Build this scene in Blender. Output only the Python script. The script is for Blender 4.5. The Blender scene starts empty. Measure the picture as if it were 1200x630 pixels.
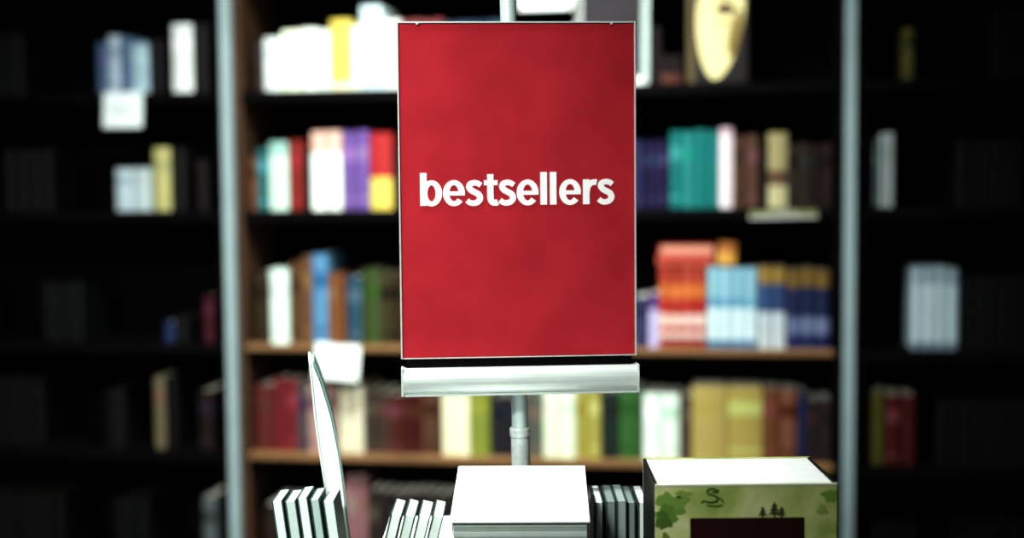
import bpy, math, random
from mathutils import Matrix, Vector
random.seed(7)
R=math.radians
scene=bpy.context.scene
F=1667.0
TH=R(9)              # bookcase wall is turned 9 deg to the lens axis
CAMZ=1.45; D=3.53
TABLE_Z=0.86

def lin(c):
    return tuple(((v/255)/12.92 if v/255<=0.04045 else (((v/255)+0.055)/1.055)**2.4) for v in c)

# ---------------------------------------------------------------- materials
def mat_basic(name,rgb,rough=0.5,metal=0.0,var=0.12,scale=8.0,bump=0.0,stretch=(1,1,1),spec=0.4):
    m=bpy.data.materials.new(name); m.use_nodes=True
    nt=m.node_tree; b=nt.nodes['Principled BSDF']
    b.inputs['Roughness'].default_value=rough; b.inputs['Metallic'].default_value=metal
    b.inputs['Specular IOR Level'].default_value=spec
    tc=nt.nodes.new('ShaderNodeTexCoord'); mp=nt.nodes.new('ShaderNodeMapping')
    mp.inputs['Scale'].default_value=stretch
    n=nt.nodes.new('ShaderNodeTexNoise'); n.inputs['Scale'].default_value=scale; n.inputs['Detail'].default_value=5
    r=nt.nodes.new('ShaderNodeValToRGB'); l=lin(rgb)
    r.color_ramp.elements[0].position=0.3; r.color_ramp.elements[1].position=0.7
    r.color_ramp.elements[0].color=(*[v*(1-var) for v in l],1)
    r.color_ramp.elements[1].color=(*[min(1,v*(1+var)) for v in l],1)
    nt.links.new(tc.outputs['Object'],mp.inputs[0]); nt.links.new(mp.outputs[0],n.inputs['Vector'])
    nt.links.new(n.outputs['Fac'],r.inputs[0]); nt.links.new(r.outputs[0],b.inputs['Base Color'])
    if bump:
        bp=nt.nodes.new('ShaderNodeBump'); bp.inputs['Strength'].default_value=bump; bp.inputs['Distance'].default_value=0.002
        nt.links.new(n.outputs['Fac'],bp.inputs['Height']); nt.links.new(bp.outputs[0],b.inputs['Normal'])
    return m
def mat_attr(name,rough=0.55):
    m=bpy.data.materials.new(name); m.use_nodes=True
    nt=m.node_tree; b=nt.nodes['Principled BSDF']
    b.inputs['Roughness'].default_value=rough; b.inputs['Specular IOR Level'].default_value=0.2
    a=nt.nodes.new('ShaderNodeAttribute'); a.attribute_name='Col'
    n=nt.nodes.new('ShaderNodeTexNoise'); n.inputs['Scale'].default_value=60
    tc=nt.nodes.new('ShaderNodeTexCoord'); nt.links.new(tc.outputs['Object'],n.inputs['Vector'])
    mr=nt.nodes.new('ShaderNodeMapRange'); mr.inputs['To Min'].default_value=0.86; mr.inputs['To Max'].default_value=1.1
    nt.links.new(n.outputs['Fac'],mr.inputs['Value'])
    v=nt.nodes.new('ShaderNodeVectorMath'); v.operation='SCALE'
    nt.links.new(a.outputs['Color'],v.inputs[0]); nt.links.new(mr.outputs[0],v.inputs['Scale'])
    nt.links.new(v.outputs[0],b.inputs['Base Color'])
    return m
M_BOOK=mat_attr('book_print')
M_BLACK=mat_basic('black_stained_wood',(12,10,11),0.75,var=0.3,scale=6,stretch=(1,12,12),spec=0.04)
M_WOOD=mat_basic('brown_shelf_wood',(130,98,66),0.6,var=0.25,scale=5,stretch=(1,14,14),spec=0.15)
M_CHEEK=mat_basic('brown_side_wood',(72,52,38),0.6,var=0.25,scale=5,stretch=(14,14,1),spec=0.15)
M_POST=mat_basic('pale_steel',(154,174,176),0.55,metal=0.1,var=0.06,scale=10)
M_RED=mat_basic('red_poster',(167,43,52),0.85,var=0.15,scale=13,spec=0.03)
M_WHITE=mat_basic('white_print',(248,248,246),0.8,var=0.02,spec=0.05)
M_SILVER=mat_basic('satin_aluminium',(208,218,213),0.35,metal=0.3,var=0.08,scale=20,stretch=(1,10,10))
M_FLOOR=mat_basic('dark_carpet',(34,32,34),0.95,var=0.3,scale=120,bump=0.5,spec=0.05)
M_WALL=mat_basic('charcoal_wall',(26,26,28),0.9,var=0.1,scale=4,bump=0.1,spec=0.05)
M_CEIL=mat_basic('dark_ceiling',(30,30,32),0.9,var=0.1,scale=3,spec=0.05)

# ---------------------------------------------------------------- mesh builder
class MB:
    def __init__(s): s.v=[];s.f=[];s.c=[];s.m=[];s.M=Matrix.Identity(4)
    def add(s,vs,fs,col=(200,200,200),mi=0):
        o=len(s.v); s.v+=[s.M@Vector(p) for p in vs]
        l=lin(col)
        for f in fs: s.f.append([o+i for i in f]); s.c.append(l); s.m.append(mi)
    def box(s,a,b,col=(200,200,200),mi=0):
        x0,y0,z0=a;x1,y1,z1=b
        s.add([(x0,y0,z0),(x1,y0,z0),(x1,y1,z0),(x0,y1,z0),(x0,y0,z1),(x1,y0,z1),(x1,y1,z1),(x0,y1,z1)],
              [(0,3,2,1),(4,5,6,7),(0,1,5,4),(1,2,6,5),(2,3,7,6),(3,0,4,7)],col,mi)
    def prism(s,pts,y0,y1,col,mi=0):
        n=len(pts)
        vs=[(p[0],y0,p[1]) for p in pts]+[(p[0],y1,p[1]) for p in pts]
        fs=[tuple(range(n)),tuple(range(2*n-1,n-1,-1))]+[(i,i+n,(i+1)%n+n,(i+1)%n) for i in range(n)]
        s.add(vs,fs,col,mi)
    def book(s,x0,x1,z0,h,dp,bands,t=0.0022,pages=(236,232,215),y0=0.0,bulge=None):
        """upright book, spine towards -y. bands: [(fraction_top,color),...]"""
        w=x1-x0
        if bulge is None: bulge=min(0.005,w*0.18)
        s.box((x0,y0+bulge,z0),(x0+t,y0+dp,z0+h),bands[-1][1])
        s.box((x1-t,y0+bulge,z0),(x1,y0+dp,z0+h),bands[-1][1])
        s.box((x0+t,y0+bulge+0.001,z0+0.003),(x1-t,y0+dp-0.004,z0+h-0.004),pages)
        n=5; zp=z0
        for fr,col in bands:
            z1=z0+h*fr
            o=[]
            for i in range(n+1):
                u=i/n; o.append((x0+w*u,y0+bulge*(1-math.sin(math.pi*u))))
            vs=[(p[0],p[1],zp) for p in o]+[(p[0],p[1],z1) for p in o]
            s.add(vs,[(i,i+1,i+n+2,i+n+1) for i in range(n)],col)
            zp=z1
        o=[(x0+w*i/n,y0+bulge*(1-math.sin(math.pi*i/n)),z0+h) for i in range(n+1)]
        s.add(o+[(x0,y0+bulge+0.002,z0+h),(x1,y0+bulge+0.002,z0+h)],[tuple(range(n+1))+(n+2,n+1)],bands[-1][1])
    def obj(s,name,mats=None,matrix=None,bevel=0,parent=None):
        me=bpy.data.meshes.new(name); me.from_pydata([tuple(v) for v in s.v],[],s.f)
        at=me.color_attributes.new('Col','FLOAT_COLOR','CORNER')
        for p in me.polygons:
            p.material_index=s.m[p.index]
            for li in p.loop_indices: at.data[li].color=(*s.c[p.index],1)
        for m in (mats or [M_BOOK]): me.materials.append(m)
        o=bpy.data.objects.new(name,me); scene.collection.objects.link(o)
        if parent: o.parent=parent
        if matrix is not None: o.matrix_world=matrix
        if bevel:
            b=o.modifiers.new('bevel','BEVEL'); b.width=bevel; b.segments=2; b.limit_method='ANGLE'
        return o
def empty(name,loc=(0,0,0),rotz=0):
    e=bpy.data.objects.new(name,None); scene.collection.objects.link(e)
    e.matrix_world=Matrix.Translation(loc)@Matrix.Rotation(rotz,4,'Z'); e.empty_display_size=0.1
    return e

ROOM=Matrix.Translation((0,3.5,0))@Matrix.Rotation(-TH,4,'Z')

# ---------------------------------------------------------------- room shell
def shell(name,a,b,mat):
    m=MB(); m.box(a,b); return m.obj(name,[mat],ROOM)
shell('floor',(-4,-6,-0.1),(4,0.5,0),M_FLOOR)
shell('ceiling',(-4,-6,2.9),(4,0.5,3.0),M_CEIL)
shell('wall_back',(-4,0.4,0),(4,0.5,2.9),M_WALL)
shell('wall_left',(-4.1,-6,0),(-4,0.5,2.9),M_WALL)
shell('wall_right',(4,-6,0),(4.1,0.5,2.9),M_WALL)
shell('wall_front',(-4,-6.1,0),(4,-6,2.9),M_WALL)
shell('baseboard_back',(-4,0.385,0),(4,0.4,0.1),M_BLACK)

# ---------------------------------------------------------------- bookcases
def lx(px):   # shelf-elevation drawing coordinate -> metres along the shelf
    k=(px-600)/F; return k*D/(math.cos(TH)+k*math.sin(TH))
def dep(x): return D-x*math.sin(TH)
SH={0:1.975,1:1.666,2:1.364,3:1.022,4:0.742,5:0.43,6:0.12}
XP=[lx(-380),lx(272),lx(993),lx(1620)]
P=0.0135
def bookcase(xa,xb,left_post,centre=False):  # side bays all black wood: their dimness is put into the colour
    m=MB()
    p=P
    m.box((xa+p,0.33,0.0),(xb-p,0.35,2.4),mi=0)
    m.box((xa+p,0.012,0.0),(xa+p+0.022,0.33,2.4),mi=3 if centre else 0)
    m.box((xb-p-0.022,0.012,0.0),(xb-p,0.33,2.4),mi=0)
    m.box((xa+p,0.0,2.36),(xb-p,0.35,2.42),mi=0)
    m.box((xa+p,0.03,0.0),(xb-p,0.05,0.12),mi=0)
    for k,z in SH.items():
        wood=centre and k in(3,4)
        m.box((xa+p+0.022,0.006,z-0.028),(xb-p-0.022,0.33,z-0.004),mi=0)
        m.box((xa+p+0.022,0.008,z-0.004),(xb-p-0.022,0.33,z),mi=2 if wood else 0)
        if wood: m.box((xa+p+0.022,0.0,z-0.013),(xb-p-0.022,0.006,z-0.002),mi=2)
    for x in ([xa] if left_post else [])+[xb]:
        m.box((x-p+0.0005,-0.008,0),(x+p-0.0005,0.34,2.44),mi=1)
    return m.obj('bookcase',[M_BLACK,M_POST,M_WOOD,M_CHEEK],ROOM,bevel=0.0015)
bookcase(XP[0],XP[1],True)
bookcase(XP[1],XP[2],False,True)
bookcase(XP[2],XP[3],False)

def jit(c,a=10):
    d=random.uniform(-a,a); return tuple(max(3,min(255,v+d+random.uniform(-a/3,a/3))) for v in c)
def row(shelf,items,name='book_row',k=1.0):
    m=MB(); z=SH[shelf]
    for it in items:
        p0,p1,h_px,bands=it[:4]
        n=it[4] if len(it)>4 else max(1,round((p1-p0)/14))
        a,b=lx(p0),lx(p1)
        Y=dep((a+b)/2); w=(b-a)/n
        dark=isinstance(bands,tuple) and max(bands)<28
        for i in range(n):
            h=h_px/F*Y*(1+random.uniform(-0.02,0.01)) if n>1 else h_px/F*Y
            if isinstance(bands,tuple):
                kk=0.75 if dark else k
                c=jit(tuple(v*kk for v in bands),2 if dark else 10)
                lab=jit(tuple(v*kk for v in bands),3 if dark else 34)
                bs=[(0.12,c),(0.17,lab),(0.62,c),(0.8,lab),(1,c)]
            else: bs=[(f,jit(tuple(v*k for v in c),6)) for f,c in bands]
            g=0.0016 if n>1 else 0.0008
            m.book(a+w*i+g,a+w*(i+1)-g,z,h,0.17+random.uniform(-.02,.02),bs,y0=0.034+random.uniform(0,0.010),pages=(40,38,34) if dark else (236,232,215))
    return m.obj(name,None,ROOM)
W=(242,248,240); MINT=(216,238,226)
dk=(22,19,22)
# centre bay
row(1,[(300,310,58,(60,50,50)),(310,330,62,W,1),(330,352,70,(236,240,214),1),(352,372,72,W,1),(372,387,70,(225,235,225),1),
       (387,412,82,[(.1,(230,225,190)),(1,(214,196,92))],1),(412,423,74,(216,226,214),1),(423,448,97,[(1,(205,228,228))],1),(448,470,80,(226,234,228),1),
       (470,520,80,(120,60,60)),(520,600,78,(40,60,80))])
row(2,[(290,299,62,(100,62,38),1),(299,312,72,(40,104,104),1),(313,335,80,[(.8,(206,230,214)),(1,(150,190,180))],1),(336,353,82,(130,38,34),1),
       (353,362,70,dk,1),(363,398,92,[(.72,W),(1,(214,178,160))],2),(399,430,93,(104,80,140),2),(431,457,90,[(.42,(204,184,84)),(1,(164,48,46))],1),
       (458,480,70,dk),(480,600,80,(70,40,60)),
       (735,750,80,(50,44,84),1),(750,783,80,(38,34,64),3),(783,841,92,(34,118,116),4),(841,857,94,[(.9,(230,216,222)),(1,(200,170,180))],1),
       (857,888,86,(78,50,40),2),(888,898,74,dk,1),(898,921,88,[(.3,(180,170,130)),(.5,(90,66,48)),(1,(150,140,100))],1),(921,975,76,(42,32,30),4)])
row(3,[(290,311,84,(54,40,28),1),(312,333,88,MINT,1),(334,348,96,(86,60,38),1),(348,361,104,(96,66,42),1),(361,379,106,(74,122,162),1),(379,400,84,(114,72,44),2),
       (401,419,80,(46,72,90),1),(419,441,90,(64,76,42),2),(441,470,86,(56,46,30),2),(470,600,80,(90,50,40)),
       (740,757,60,(60,60,90),1),
       (758,770,64,[(.7,(190,180,220)),(1,(90,70,120))],1),
       (770,826,94,[(.12,(140,56,50)),(.2,(226,200,190)),(.27,(180,70,56)),(.42,(226,196,186)),(.62,(172,54,44)),(.8,(198,112,58)),(1,(166,64,50))],4),
       (827,886,96,[(.1,(70,116,156)),(.5,(206,228,234)),(.62,(106,158,186)),(1,(140,186,200))],4),
       (887,920,96,[(.45,(190,200,208)),(.8,(54,76,114)),(1,(144,118,60))],2),
       (921,972,94,[(.18,(34,42,84)),(.4,(104,116,146)),(.78,(30,38,70)),(1,(118,94,52))],3)])
row(4,[(290,312,78,(82,32,32),1),(312,342,86,(110,42,46),2),(342,354,80,(70,70,76),1),(354,389,84,(160,128,120),2),(390,419,84,(220,218,190),2),
       (420,450,74,(60,48,38),2),(450,489,72,(76,34,30),3),(489,512,76,(84,58,42),2),(512,545,82,[(.9,(234,230,194)),(1,(196,186,140))],2),(545,569,82,(128,136,62),1),
       (570,600,70,(32,30,34),2),(600,631,74,(80,78,72),2),(632,671,84,(214,228,198),2),(671,701,84,(158,150,76),2),(701,722,80,(34,48,40),1),(722,749,86,(62,98,54),1),
       (751,794,80,(214,234,218),2),(795,808,76,(70,54,46),1),(808,893,90,(168,152,86),2),(893,934,88,(104,64,44),2),(935,945,84,(36,44,78),1),(946,975,76,(44,32,30),2)])
row(5,[(300,360,80,(40,28,28)),(360,396,90,(56,66,60)),(396,422,118,(140,104,104),2),(422,600,100,(42,34,32)),(600,800,100,(34,32,30)),(800,970,90,(26,22,22))])
row(6,[(300,600,90,(60,40,30)),(600,970,90,(40,50,60))])
row(0,[(300,500,80,(80,60,50)),(560,960,80,(60,50,60))])
# left bay; near-black books carry the bay's dimness in their colour
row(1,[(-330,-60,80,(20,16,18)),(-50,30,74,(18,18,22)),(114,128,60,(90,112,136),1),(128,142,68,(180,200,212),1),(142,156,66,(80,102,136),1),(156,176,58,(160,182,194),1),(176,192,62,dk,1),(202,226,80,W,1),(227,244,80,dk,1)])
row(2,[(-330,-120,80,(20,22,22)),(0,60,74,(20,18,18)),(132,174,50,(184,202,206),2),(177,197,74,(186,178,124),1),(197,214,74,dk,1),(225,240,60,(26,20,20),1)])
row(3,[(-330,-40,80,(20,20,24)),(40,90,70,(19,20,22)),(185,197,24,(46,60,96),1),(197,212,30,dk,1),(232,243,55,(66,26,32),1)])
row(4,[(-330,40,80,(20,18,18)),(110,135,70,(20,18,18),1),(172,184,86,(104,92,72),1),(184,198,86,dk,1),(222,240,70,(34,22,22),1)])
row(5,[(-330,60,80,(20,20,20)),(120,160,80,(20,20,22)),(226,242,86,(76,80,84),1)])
# right bay; dimness painted into the near-black filler books
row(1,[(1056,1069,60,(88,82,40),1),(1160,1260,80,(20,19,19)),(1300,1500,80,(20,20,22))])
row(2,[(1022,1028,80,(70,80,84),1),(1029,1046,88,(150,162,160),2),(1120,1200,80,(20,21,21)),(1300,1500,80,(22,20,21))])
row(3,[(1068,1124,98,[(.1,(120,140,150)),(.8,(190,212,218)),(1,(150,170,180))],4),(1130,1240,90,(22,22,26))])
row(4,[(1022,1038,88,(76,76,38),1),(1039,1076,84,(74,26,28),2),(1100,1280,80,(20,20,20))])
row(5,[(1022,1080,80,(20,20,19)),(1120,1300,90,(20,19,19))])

# books lying on top of the red/orange series (shelf 3)
m=MB(); z=SH[3]+0.201
a,b=lx(768),lx(834)
m.M=Matrix.Translation((a,0.05,z+0.0))
for i,c in enumerate([(190,90,66),(160,54,50)]):
    m.box((0.0+0.004*i,0,0.026*i),(b-a,0.13,0.026*i+0.003),c); m.box((0.004*i,0,0.026*i+0.022),(b-a,0.13,0.026*i+0.0255),c)
    m.box((0.0+0.004*i,0,0.026*i+0.002),(0.006+0.004*i,0.13,0.026*i+0.023),c)
    m.box((0.007,0.0,0.026*i+0.003),(b-a,0.003,0.026*i+0.022),(206,144,122) if i else (164,64,54)); m.box((0.007,0.003,0.026*i+0.003),(b-a-0.003,0.127,0.026*i+0.022),(230,220,200))
m.obj('stacked_books',None,ROOM)
m=MB(); m.M=Matrix.Translation((lx(838),0.05,z+0.005))@Matrix.Rotation(R(4),4,'Y')
m.book(0,0.045,0,0.055,0.12,[(.5,(206,154,74)),(1,(166,104,56))]); m.obj('small_book',None,ROOM)

# face-out portrait book on top shelf
def portrait(px0,px1):
    a,b=lx(px0),lx(px1); w=b-a; h=0.265
    m=MB(); m.M=Matrix.Translation((a,0.05,SH[1]+0.001))@Matrix.Rotation(R(-6),4,'X')
    m.box((0,0,0),(w,0.003,h),(22,17,17)); m.box((0,0.022,0),(w,0.025,h),(22,17,17))
    m.box((0,0.003,0),(0.003,0.022,h),(26,20,20)); m.box((0.003,0.003,0.003),(w-0.004,0.022,h-0.003),(230,225,200))
    def el(cx,cz,rx,rz,col,y,tilt=0,n=28,egg=0):
        pts=[]
        for i in range(n):
            t=2*math.pi*i/n; x=rx*math.cos(t)*(1-egg*(-math.sin(t))*0.2); zz=rz*math.sin(t)
            X=cx+x*math.cos(tilt)-zz*math.sin(tilt); Z=cz+x*math.sin(tilt)+zz*math.cos(tilt)
            pts.append((max(0.001,min(w-0.001,X)),max(0.001,min(h-0.001,Z))))
        m.prism(pts,y,0.0005,col)
    m.box((0.0,-0.0006,0),(0.018,0,h),(88,74,42))
    cx=w*0.54
    el(cx,0.16,0.066,0.14,(40,28,18),-0.0008)
    el(cx,0.150,0.056,0.142,(230,218,158),-0.0014,R(-5),egg=1)
    el(cx+0.036,0.12,0.014,0.060,(130,112,56),-0.0018,R(-12))
    for s in(-1,1):
        el(cx+s*0.024+0.008,0.235,0.014,0.007,(40,26,18),-0.0022)
    m.prism([(cx+0.004,0.20),(cx+0.020,0.20),(cx+0.014,0.23)],-0.0022,0,(150,116,60))
    el(cx+0.014,0.180,0.024,0.013,(70,28,22),-0.0022)
    el(cx+0.010,0.145,0.014,0.004,(160,130,74),-0.0022)
    m.obj('portrait_book',None,ROOM)
portrait(803,874)

# white-edged frame on top shelf, half hidden by the sign
m=MB(); m.M=Matrix.Translation((lx(670),0.05,SH[1]+0.001))@Matrix.Rotation(R(-5),4,'X')
w=lx(758)-lx(670); h=0.27
m.box((0,0,0),(0.02,0.015,h),W);m.box((w-0.016,0,0),(w,0.015,h),(186,204,198))
m.box((0.02,0,0),(w-0.016,0.015,0.018),W);m.box((0.02,0,h-0.02),(w-0.016,0.015,h),W);m.box((0.02,0.006,0.018),(w-0.016,0.013,h-0.02),(30,24,30))
m.obj('picture_frame',None,ROOM)
m=MB()
for i,(p,h,c) in enumerate([(762,.12,(34,22,22)),(774,.05,(96,58,46)),(786,.05,(82,48,40))]):
    a=lx(p); m.book(a,a+0.024,SH[1],h+0.02,0.13,[(.35,c),(1,(28,20,22))],y0=0.04)
m.obj('book_row',None,ROOM)

# shelf-edge label cards
def label(px0,px1,z0,z1,tilt=0,col=W,y=-0.004):
    a,b=lx(px0),lx(px1); m=MB()
    m.M=Matrix.Translation(((a+b)/2,y,z1))@Matrix.Rotation(R(tilt),4,'Y')@Matrix.Rotation(R(-6),4,'X')
    w=(b-a)/2; h=z1-z0
    m.box((-w,-0.0015,-h),(w,0.0,0),col)
    m.box((-w,-0.003,-h),(w,-0.0015,-h+0.004),(200,205,205))
    m.box((-w*0.7,-0.0018,-h*0.55),(w*0.5,-0.0014,-h*0.45),(190,195,195)); m.box((-w*0.3,-0.002,-0.002),(w*0.3,0.01,0.001),(150,150,150))
    m.obj('shelf_label',None,ROOM)
label(371,423,SH[3]-0.085,SH[3]+0.005,4)
label(131,176,SH[1]-0.09,SH[1]+0.002,0,(240,250,250))
label(876,955,SH[2]-0.024,SH[2]-0.004,-1,(110,110,70))
label(612,672,SH[0]-0.13,SH[0]-0.036,0)

# ---------------------------------------------------------------- sign stand
st=empty('sign_stand',(0.0085,1.78,0),R(4))
SM=st.matrix_world.copy()
X0,X1=-0.1487,0.1487; Z0,Z1=1.2205,1.639
m=MB(); m.box((X0+0.002,0.0,Z0+0.001),(X1-0.002,0.004,Z1-0.002)); m.obj('poster_panel',[M_RED],SM,parent=st)
m=MB()
t=0.0020
m.box((X0,-0.002,Z0),(X0+t,0.006,Z1)); m.box((X1-t,-0.002,Z0),(X1,0.006,Z1)); m.box((X0+t,-0.002,Z1-t),(X1-t,0.006,Z1))
m.box((X0+t,-0.001,Z0),(X1-t,0.006,Z0+0.0010))
m.box((X0+t,0.0042,Z0+0.002),(X1-t,0.006,Z1-t))
for cx in (X0+0.024,X1-0.032): m.box((cx,-0.0028,Z1-0.004),(cx+0.003,-0.0005,Z1-0.002))
m.obj('poster_frame',[M_SILVER],SM,parent=st,bevel=0.0005)
m=MB(); prof=[]
zc=1.1925; hh=0.0165
for i in range(13):
    t_=-math.pi/2+math.pi*i/12
    prof.append((-0.004-0.011*math.cos(t_),zc+hh*math.sin(t_)))
prof+= [(0.010,zc+hh),(0.010,zc-hh)]
n=len(prof)
vs=[(X0+0.002,p[0],p[1]) for p in prof]+[(X1+0.001,p[0],p[1]) for p in prof]
m.add(vs,[tuple(range(n)),tuple(range(2*n-1,n-1,-1))]+[(i,(i+1)%n,(i+1)%n+n,i+n) for i in range(n)])
m.box((X0+0.004,-0.010,zc-hh-0.002),(X1-0.001,0.006,zc-hh+0.001))
m.box((X0+0.006,0.0,zc+hh-0.001),(X1-0.006,0.003,Z0+0.002),mi=1)
m.box((X0,-0.013,zc-hh-0.0012),(X0+0.003,0.011,zc+hh+0.0012)); m.box((X1-0.001,-0.013,zc-hh-0.0012),(X1+0.002,0.011,zc+hh+0.0012))
o=m.obj('holder_rail',[M_SILVER,M_BLACK],SM,parent=st,bevel=0.0006)
px=0.002; py=0.030
TILT=Matrix.Translation((px,py,1.13))@Matrix.Rotation(R(-1.1),4,'Y')@Matrix.Translation((-px,-py,-1.13))
def cyl(name,r,z0,z1,x,y,mat,seg=32,r2=None,tilt=True):
    mm=MB(); r2=r if r2 is None else r2
    vs=[(r*math.cos(2*math.pi*i/seg),r*math.sin(2*math.pi*i/seg),z0) for i in range(seg)]+[(r2*math.cos(2*math.pi*i/seg),r2*math.sin(2*math.pi*i/seg),z1) for i in range(seg)]
    mm.add(vs,[tuple(range(seg-1,-1,-1)),tuple(range(seg,2*seg))]+[(i,(i+1)%seg,(i+1)%seg+seg,i+seg) for i in range(seg)])
    o=mm.obj(name,[mat],SM@(TILT if tilt else Matrix.Identity(4))@Matrix.Translation((x,y,0)),parent=st,bevel=0.001)
    for p in o.data.polygons: p.use_smooth=len(p.vertices)==4
    return o
M_POLE=mat_basic('grey_pole',(180,196,194),0.4,metal=0.2,var=0.05)
cyl('pole_lower',0.0120,TABLE_Z+0.012,1.122,px,py,M_SILVER)
cyl('collar',0.0132,1.114,1.126,px,py,M_SILVER)
cyl('pole_upper',0.0105,1.120,1.72,px,py,M_POLE)
cyl('base_disc',0.034,TABLE_Z,TABLE_Z+0.006,px+0.004,py+0.003,M_SILVER,48,tilt=False)
cyl('base_hub',0.022,TABLE_Z+0.006,TABLE_Z+0.014,px+0.004,py+0.003,M_SILVER,32,0.016,tilt=False)
mm=MB(); mm.box((px-0.016,0.0061,1.40),(px+0.010,py,1.43)); mm.box((px-0.018,0.0061,1.55),(px+0.008,py,1.57)); mm.box((px-0.012,0.0101,1.18),(px+0.012,py,1.205)); mm.obj('brackets',[M_POLE],SM,parent=st)

# lettering: hand drawn bold sans strokes, units = 1/38 of the ascender height
U=0.0407/38.0
Lm=MB(); _k=[0]
def crom(P_,n=8):
    out=[]; Q=[P_[0]]+list(P_)+[P_[-1]]
    for i in range(1,len(Q)-2):
        p0,p1,p2,p3=Q[i-1:i+3]
        for j in range(n):
            t=j/n
            out.append(tuple(0.5*((2*p1[a])+(-p0[a]+p2[a])*t+(2*p0[a]-5*p1[a]+4*p2[a]-p3[a])*t*t+(-p0[a]+3*p1[a]-3*p2[a]+p3[a])*t**3) for a in(0,1)))
    out.append(P_[-1]); return out
def ribbon(outer,inner,ox,closed=False):
    _k[0]+=1; y=-0.0008-0.00002*(_k[0]%5)
    n=len(outer)
    vs=[]
    for L_ in(outer,inner):
        vs+=[((p[0]+ox)*U,y,p[1]*U) for p in L_]
    for L_ in(outer,inner):
        vs+=[((p[0]+ox)*U,0.0,p[1]*U) for p in L_]
    fs=[]
    for i in range(n-1):
        j=i+1
        fs+=[(i,j,n+j,n+i),(i,2*n+i,2*n+j,j),(n+i,n+j,3*n+j,3*n+i)]
    if not closed: fs+=[(0,n,3*n,2*n),(n-1,3*n-1,4*n-1,2*n-1)]
    Lm.add(vs,fs,(245,245,245))
def stroke(pts,w,ox,smooth=True,w2=None):
    P_=crom(pts) if smooth else pts
    o=[];i_=[]
    n=len(P_)
    for k,p in enumerate(P_):
        a=P_[max(0,k-1)];b=P_[min(n-1,k+1)]
        dx,dy=b[0]-a[0],b[1]-a[1]; l=math.hypot(dx,dy) or 1
        ww=w/2 if w2 is None else (w+(w2-w)*math.sin(math.pi*k/(n-1)))/2
        o.append((p[0]-dy/l*ww,p[1]+dx/l*ww)); i_.append((p[0]+dy/l*ww,p[1]-dx/l*ww))
    ribbon(o,i_,ox)
def arc(cx,cy,rx,ry,a0,a1,wx,wy,ox,n=36,rot=0):
    o=[];i_=[]
    for k in range(n+1):
        t=R(a0+(a1-a0)*k/n)
        o.append((cx+rx*math.cos(t),cy+ry*math.sin(t))); i_.append((cx+(rx-wx)*math.cos(t),cy+(ry-wy)*math.sin(t)))
    ribbon(o,i_,ox)
def bar(x0,x1,y0,y1,ox): ribbon([(x0,y0),(x1,y0)],[(x0,y1),(x1,y1)],ox)
ST=7.4
def g_b(x): bar(0,ST,0,38,x); arc(12.6,14.4,11.7,15.1,0,360,7.2,5.8,x)
def g_e(x):
    arc(12,14.4,12.2,15.1,2,320,7.1,5.8,x); bar(4,24,11.6,16.4,x)
def g_s(x): stroke([(16.6,23.2),(13,25.6),(9,26.2),(5,24.8),(3.7,21.3),(6,17.6),(10,15.2),(14.2,12.4),(15.6,8.0),(13.2,4.0),(8.6,2.5),(4.6,3.2),(1.2,5.8)],6.0,x,w2=6.9)
def g_t(x): stroke([(7.2,36),(7.2,28),(7.2,14),(7.4,7.4),(9.4,3.6),(13,2.8),(15.4,3.6)],7.0,x); bar(0,15.2,23.2,29,x)
def g_l(x): bar(0,ST,0,38,x)
def g_r(x): bar(0,ST,0,29,x); stroke([(4.2,14),(5.6,20.5),(9,24.6),(13,25.8),(15.4,25.4)],6.6,x)
adv=0; seq=[('b',25.4),('e',25.2),('s',20.0),('t',16.6),('s',20.0),('e',26.2),('l',10.6),('l',10.6),('e',26.4),('r',16.4),('s',19)]
G=dict(b=g_b,e=g_e,s=g_s,t=g_t,l=g_l,r=g_r)
for ch,w in seq: G[ch](adv); adv+=w
tot=adv
Lm.obj('lettering',[M_WHITE],SM@Matrix.Translation((-0.0005,0,1.4120))@Matrix.Scale(0.2435/(tot*U),4,(1,0,0))@Matrix.Translation((-tot*U/2,0,0)),parent=st)

# ---------------------------------------------------------------- display table
m=MB()
m.box((-0.75,1.30,TABLE_Z-0.035),(0.75,2.15,TABLE_Z))
m.box((-0.70,1.34,TABLE_Z-0.12),(0.70,1.36,TABLE_Z-0.035)); m.box((-0.70,2.09,TABLE_Z-0.12),(0.70,2.11,TABLE_Z-0.035))
m.box((-0.70,1.36,TABLE_Z-0.12),(-0.68,2.09,TABLE_Z-0.035)); m.box((0.68,1.36,TABLE_Z-0.12),(0.70,2.09,TABLE_Z-0.035))
for x in(-0.72,0.66):
    for y in(1.33,2.06): m.box((x,y,0),(x+0.06,y+0.06,TABLE_Z-0.035))
m.box((-0.70,1.36,0.2),(0.70,2.09,0.225))
m.obj('display_table',[M_BLACK],bevel=0.003)

# ---------------------------------------------------------------- foreground books
WB=(240,248,242); EDGE=(60,80,76)
def leaning(name,n,xb,y,h,wd,dp,lean,cols=None,rz=0):
    m=MB()
    base=Matrix.Translation((xb,y,TABLE_Z))@Matrix.Rotation(rz,4,'Z')
    for i in range(n):
        wdi=wd*(1+random.uniform(-.12,.12)); L=lean
        lift=wdi*math.sin(R(L)) if L>0 else 0
        m.M=base@Matrix.Translation((i*wd*1.12/math.cos(R(lean)),random.uniform(0,.006),lift+0.0002))@Matrix.Rotation(R(L),4,'Y')
        hh=h*(1+random.uniform(-.012,.012))
        c=(cols or [WB])[i%len(cols or [WB])]
        t=0.0014; w2=wdi*0.95
        m.box((0,0,0),(t,dp,hh),EDGE); m.box((w2-t,0,0),(w2,dp,hh),EDGE)
        m.box((t,dp-0.002,0),(w2-t,dp,hh),c)
        m.box((t,0.001,0.001),(w2-t,dp-0.002,hh-0.001),c)
    m.obj(name)
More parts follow.
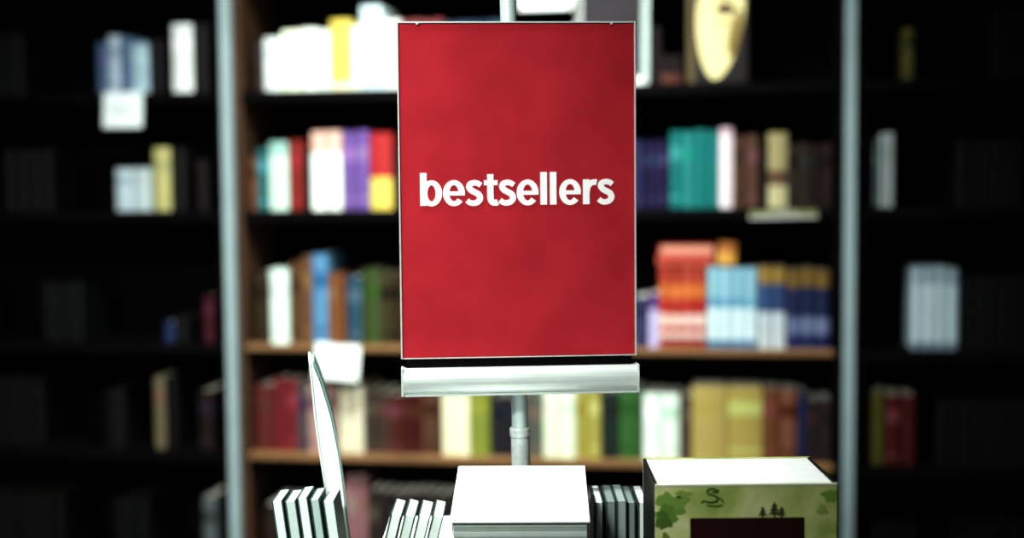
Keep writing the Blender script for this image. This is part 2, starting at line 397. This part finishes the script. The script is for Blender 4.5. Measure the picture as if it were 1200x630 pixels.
leaning('paperback_row',5,-0.272,1.71,0.197,0.0138,0.06,-7,[(216,230,224),(190,208,200),(222,234,228),(170,192,184)])
leaning('paperback_row',4,-0.193,1.66,0.191,0.0145,0.08,14,[WB,(220,234,226)])
leaning('paperback_row',5,0.099,1.715,0.190,0.0118,0.09,0,[(240,246,242),(130,140,140),(150,160,160),(130,140,140)])

# tall picture book standing edge-on, bowed
Lp=[(-0.2510,1.2150),(-0.2490,1.19),(-0.2455,1.145),(-0.2405,1.10),(-0.2350,1.06),(-0.2290,1.02),(-0.2230,0.97),(-0.2190,0.92),(-0.217,TABLE_Z)]
Rp=[(-0.193,TABLE_Z),(-0.196,0.92),(-0.200,0.97),(-0.2055,1.02),(-0.2090,1.06),(-0.2140,1.10),(-0.2220,1.145),(-0.2345,1.19),(-0.2440,1.2150),(-0.2475,1.219)]
m=MB(); piv=Vector((-0.225,1.74,0))
m.M=Matrix.Translation(piv)@Matrix.Rotation(R(8.2),4,'Z')@Matrix.Translation(-piv)
y0,y1=1.80,1.90
Lin=[(x+0.002,z) for x,z in Lp]
def strip(A,B,y0,y1,col):
    n=len(A); vs=[(p[0],y0,p[1]) for p in A]+[(p[0],y0,p[1]) for p in B]+[(p[0],y1,p[1]) for p in A]+[(p[0],y1,p[1]) for p in B]
    fs=[]
    for i in range(n-1):
        fs+=[(i,i+1,n+i+1,n+i),(2*n+i,3*n+i,3*n+i+1,2*n+i+1),(i,2*n+i,2*n+i+1,i+1),(n+i,n+i+1,3*n+i+1,3*n+i)]
    fs+=[(0,n,3*n,2*n),(n-1,3*n-1,4*n-1,2*n-1)]
    m.add(vs,fs,col)
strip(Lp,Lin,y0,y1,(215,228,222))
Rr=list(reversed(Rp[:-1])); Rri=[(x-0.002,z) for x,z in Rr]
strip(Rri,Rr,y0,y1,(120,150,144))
Pa=[(p[0]+0.0005,p[1]-0.003 if p[1]>TABLE_Z else p[1]) for p in Lin]; Pb=[(p[0]-0.0005,p[1]-0.003 if p[1]>TABLE_Z else p[1]) for p in Rri]
strip(Pa,Pb,y0+0.002,y1-0.002,(236,244,238))
m.obj('picture_book')

# flat book pile between
m=MB(); zc_=TABLE_Z
for i,(dx,c) in enumerate([(0,(60,70,70)),(.003,WB),(-.002,(90,40,40)),(.002,(40,50,60)),(0,WB)]):
    x0,x1,y0_,y1_=-0.170+dx,-0.075+dx,1.80,1.93
    m.box((x0,y0_,zc_),(x1,y1_,zc_+0.002),c); m.box((x0,y0_,zc_+0.022),(x1,y1_,zc_+0.024),c)
    m.box((x0,y0_,zc_+0.002),(x0+0.002,y1_,zc_+0.022),c); m.box((x0+0.002,y0_+0.003,zc_+0.002),(x1-0.003,y1_-0.003,zc_+0.022),WB)
    zc_+=0.0245
m.obj('hardcover_stack')

# central stack with tilted top book
m=MB(); z=TABLE_Z
cov=[(60,70,66),(238,244,238),(120,130,120),(238,244,238),(80,90,84),(244,248,244)]
for i,c in enumerate(cov):
    th=0.0325 if i<5 else 0.034; a=R(1.7*i)
    m.M=Matrix.Translation((0.007+random.uniform(-.002,.002),1.585,z))@Matrix.Rotation(R(1.5 if i<5 else -1.2),4,'Z')@Matrix.Rotation(a,4,'X')
    w=0.079; l=0.18
    m.box((-w,0,0),(w,l,0.002),c); m.box((-w,0,th-0.002),(w,l,th),c)
    m.box((-w,l-0.002,0.002),(w,l,th-0.002),c)
    for k in range(5):   # signatures of the page block
        q=(th-0.004)/5
        m.box((-w+0.003+0.0006*(k%2),0.003+0.0006*(k%2),0.002+q*k),(w-0.003,l-0.002,0.002+q*(k+1)),(206,220,210) if k%2==0 else (168,184,174))
    z+=th+0.0008
m.obj('book_stack',bevel=0.0004)

# boxed book set with map artwork
e=empty('boxed_book_set',(0.2565,1.55,TABLE_Z)); EM=e.matrix_world.copy()
BW=0.1005; BH=0.2475; BD=0.148
M_MAP=bpy.data.materials.new('map_cover'); M_MAP.use_nodes=True
nt=M_MAP.node_tree; b=nt.nodes['Principled BSDF']; b.inputs['Roughness'].default_value=0.5
tc=nt.nodes.new('ShaderNodeTexCoord'); n=nt.nodes.new('ShaderNodeTexNoise'); n.inputs['Scale'].default_value=17; n.inputs['Detail'].default_value=8; n.inputs['Distortion'].default_value=0.7
r=nt.nodes.new('ShaderNodeValToRGB'); cr=r.color_ramp
cr.elements[0].position=0.25; cr.elements[0].color=(*lin((132,164,76)),1)
cr.elements[1].position=0.70; cr.elements[1].color=(*lin((234,236,186)),1)
for p,c in((0.36,(166,188,100)),(0.46,(194,206,126)),(0.56,(210,218,146))):
    el=cr.elements.new(p); el.color=(*lin(c),1)
nt.links.new(tc.outputs['Object'],n.inputs['Vector']); nt.links.new(n.outputs['Fac'],r.inputs[0]); nt.links.new(r.outputs[0],b.inputs['Base Color'])
m=MB()
m.box((-BW,0,0),(BW,0.003,BH),mi=1)
m.box((-BW,BD-0.003,0),(BW,BD,BH),mi=1)
m.box((-BW,0.003,0),(-BW+0.003,BD-0.003,BH),(20,24,20)); m.box((BW-0.003,0.003,0),(BW,BD-0.003,BH),(20,24,20))
nb=4; bw=(BD-0.008)/nb
for i in range(nb):
    y=0.004+bw*i
    m.box((-BW+0.004,y,0.002),(BW-0.004,y+bw-0.0004,BH-0.001),(248,252,248))
m.obj('slipcase',[M_BOOK,M_MAP],EM,parent=e,bevel=0.0005)
m=MB()
def plate(pts,col,y=-0.0008): m.prism(pts,y,0.0002,col)
zt=BH-0.038
plate([(-0.062,0.06),(0.064,0.06),(0.064,zt),(-0.062,zt)],(48,22,18)); 
plate([(-0.059,0.063),(0.061,0.063),(0.061,zt-0.003),(-0.059,zt-0.003)],(52,24,19),-0.0012)
plate([(-BW,BH-0.002),(BW,BH-0.002),(BW,BH),(-BW,BH)],(240,244,230))
def blob(cx,cz,rx,rz,col,seed,y=-0.0006):
    rr=random.Random(seed); ph=[rr.uniform(0,6.28) for _ in range(4)]
    pts=[]
    for i in range(48):
        t=2*math.pi*i/48; k=1+0.18*math.sin(3*t+ph[0])+0.13*math.sin(5*t+ph[1])+0.09*math.sin(9*t+ph[2])+0.05*math.sin(14*t+ph[3])
        pts.append((max(-BW,min(BW,cx+rx*k*math.cos(t))),min(BH-0.002,cz+rz*k*math.sin(t))))
    plate(pts,col,y)
blob(-0.084,BH-0.022,0.017,0.012,(136,170,80),1,-0.0005); blob(-0.089,BH-0.033,0.012,0.010,(112,148,66),5,-0.0007); blob(-0.074,BH-0.030,0.006,0.004,(126,158,76),7,-0.0006)
blob(-0.070,BH-0.011,0.009,0.004,(146,176,88),8,-0.0005); blob(-0.092,BH-0.040,0.008,0.010,(90,122,52),11,-0.0009)
blob(0.093,BH-0.014,0.009,0.007,(132,166,74),2,-0.0005); blob(0.084,BH-0.03,0.006,0.006,(156,180,96),12,-0.0005); blob(-0.08,BH-0.09,0.017,0.03,(120,140,60),3,-0.0005)
def line(pts,w,col):
    for (a,b_) in zip(pts[:-1],pts[1:]):
        dx,dz=b_[0]-a[0],b_[1]-a[1]; l=math.hypot(dx,dz) or 1; nx,nz=-dz/l*w,dx/l*w
        plate([(a[0]-nx,a[1]-nz),(b_[0]-nx,b_[1]-nz),(b_[0]+nx,b_[1]+nz),(a[0]+nx,a[1]+nz)],col,-0.001)
INK=(58,96,48)
line([(-0.034,BH-0.006),(-0.039,BH-0.0045),(-0.0435,BH-0.007),(-0.042,BH-0.011),(-0.036,BH-0.0125),(-0.031,BH-0.0155),(-0.033,BH-0.0195),(-0.040,BH-0.0205),(-0.047,BH-0.0185),(-0.050,BH-0.0205)],0.0008,INK)
line([(-0.034,BH-0.006),(-0.031,BH-0.0075),(-0.034,BH-0.009),(-0.038,BH-0.008)],0.0009,INK)
line([(-0.031,BH-0.0155),(-0.027,BH-0.0175),(-0.025,BH-0.0215)],0.0006,INK)
line([(-0.044,BH-0.0235),(-0.036,BH-0.0245),(-0.026,BH-0.024)],0.0005,INK)
for tx,s in((0.018,0.9),(0.031,1.25),(0.039,0.9)):
    zb=zt
    for k in range(3):
        zk=zb+0.003*s+0.0035*s*k; ww=(0.0055-0.0014*k)*s
        plate([(tx-ww,zk),(tx+ww,zk),(tx,zk+0.004*s)],(84,86,50),-0.001-0.0001*k)
    plate([(tx-0.0007,zb),(tx+0.0007,zb),(tx+0.0007,zb+0.004*s),(tx-0.0007,zb+0.004*s)],(50,34,22))
m.obj('cover_art',None,EM,parent=e)

# ---------------------------------------------------------------- lamps (unseen ceiling fixtures, aimed and narrowed to shape the light)
M_LAMP=bpy.data.materials.new('lamp_diffuser'); M_LAMP.use_nodes=True
bb=M_LAMP.node_tree.nodes['Principled BSDF']; bb.inputs['Emission Color'].default_value=(0.95,1,0.97,1); bb.inputs['Emission Strength'].default_value=2
def lamp(lxy,size,power,tilt=0,spread=180,col=(0.95,1.0,0.96)):
    M=ROOM@Matrix.Translation((lxy[0],lxy[1],0))
    m=MB(); sx,sy=size[0]/2,size[1]/2
    m.box((-sx-0.02,-sy-0.02,2.86),(sx+0.02,-sy,2.90),mi=0); m.box((-sx-0.02,sy,2.86),(sx+0.02,sy+0.02,2.90),mi=0)
    m.box((-sx-0.02,-sy,2.86),(-sx,sy,2.90),mi=0); m.box((sx,-sy,2.86),(sx+0.02,sy,2.90),mi=0)
    m.box((-sx,-sy,2.885),(sx,sy,2.90),mi=1)
    m.obj('ceiling_light',[M_SILVER,M_LAMP],M)
    l=bpy.data.lights.new('ceiling_lamp','AREA'); l.shape='RECTANGLE'; l.size=size[0]; l.size_y=size[1]; l.energy=power; l.color=col; l.spread=R(spread)
    o=bpy.data.objects.new('ceiling_lamp_light',l); scene.collection.objects.link(o)
    o.matrix_world=M@Matrix.Translation((0,0,2.78))@Matrix.Rotation(R(tilt),4,'X')
lamp((-0.05,-1.15),(0.5,0.3),19.5,tilt=37,spread=82)
lamp((-0.55,-3.7),(0.6,0.3),18.5,tilt=54,spread=60)
lamp((-0.25,-1.95),(0.5,0.3),14,tilt=0,spread=70)
w=bpy.data.worlds.new('world'); scene.world=w; w.use_nodes=True
w.node_tree.nodes['Background'].inputs[0].default_value=(0.02,0.022,0.025,1); w.node_tree.nodes['Background'].inputs[1].default_value=0.1

# ---------------------------------------------------------------- camera
cd=bpy.data.cameras.new('camera'); cam=bpy.data.objects.new('camera',cd); scene.collection.objects.link(cam)
cd.lens=50; cd.sensor_width=36; cd.clip_start=0.05
cam.matrix_world=Matrix.Translation((0,0,CAMZ))@Matrix.Rotation(R(90-3.8),4,'X')@Matrix.Rotation(R(-0.5),4,'Z')
cd.dof.use_dof=True; cd.dof.focus_distance=1.72; cd.dof.aperture_fstop=1.6
scene.camera=cam
vs=scene.view_settings; vs.view_transform='Standard'
try: vs.look='Medium High Contrast'
except Exception as ex: print('look',ex)
vs.exposure=0.0
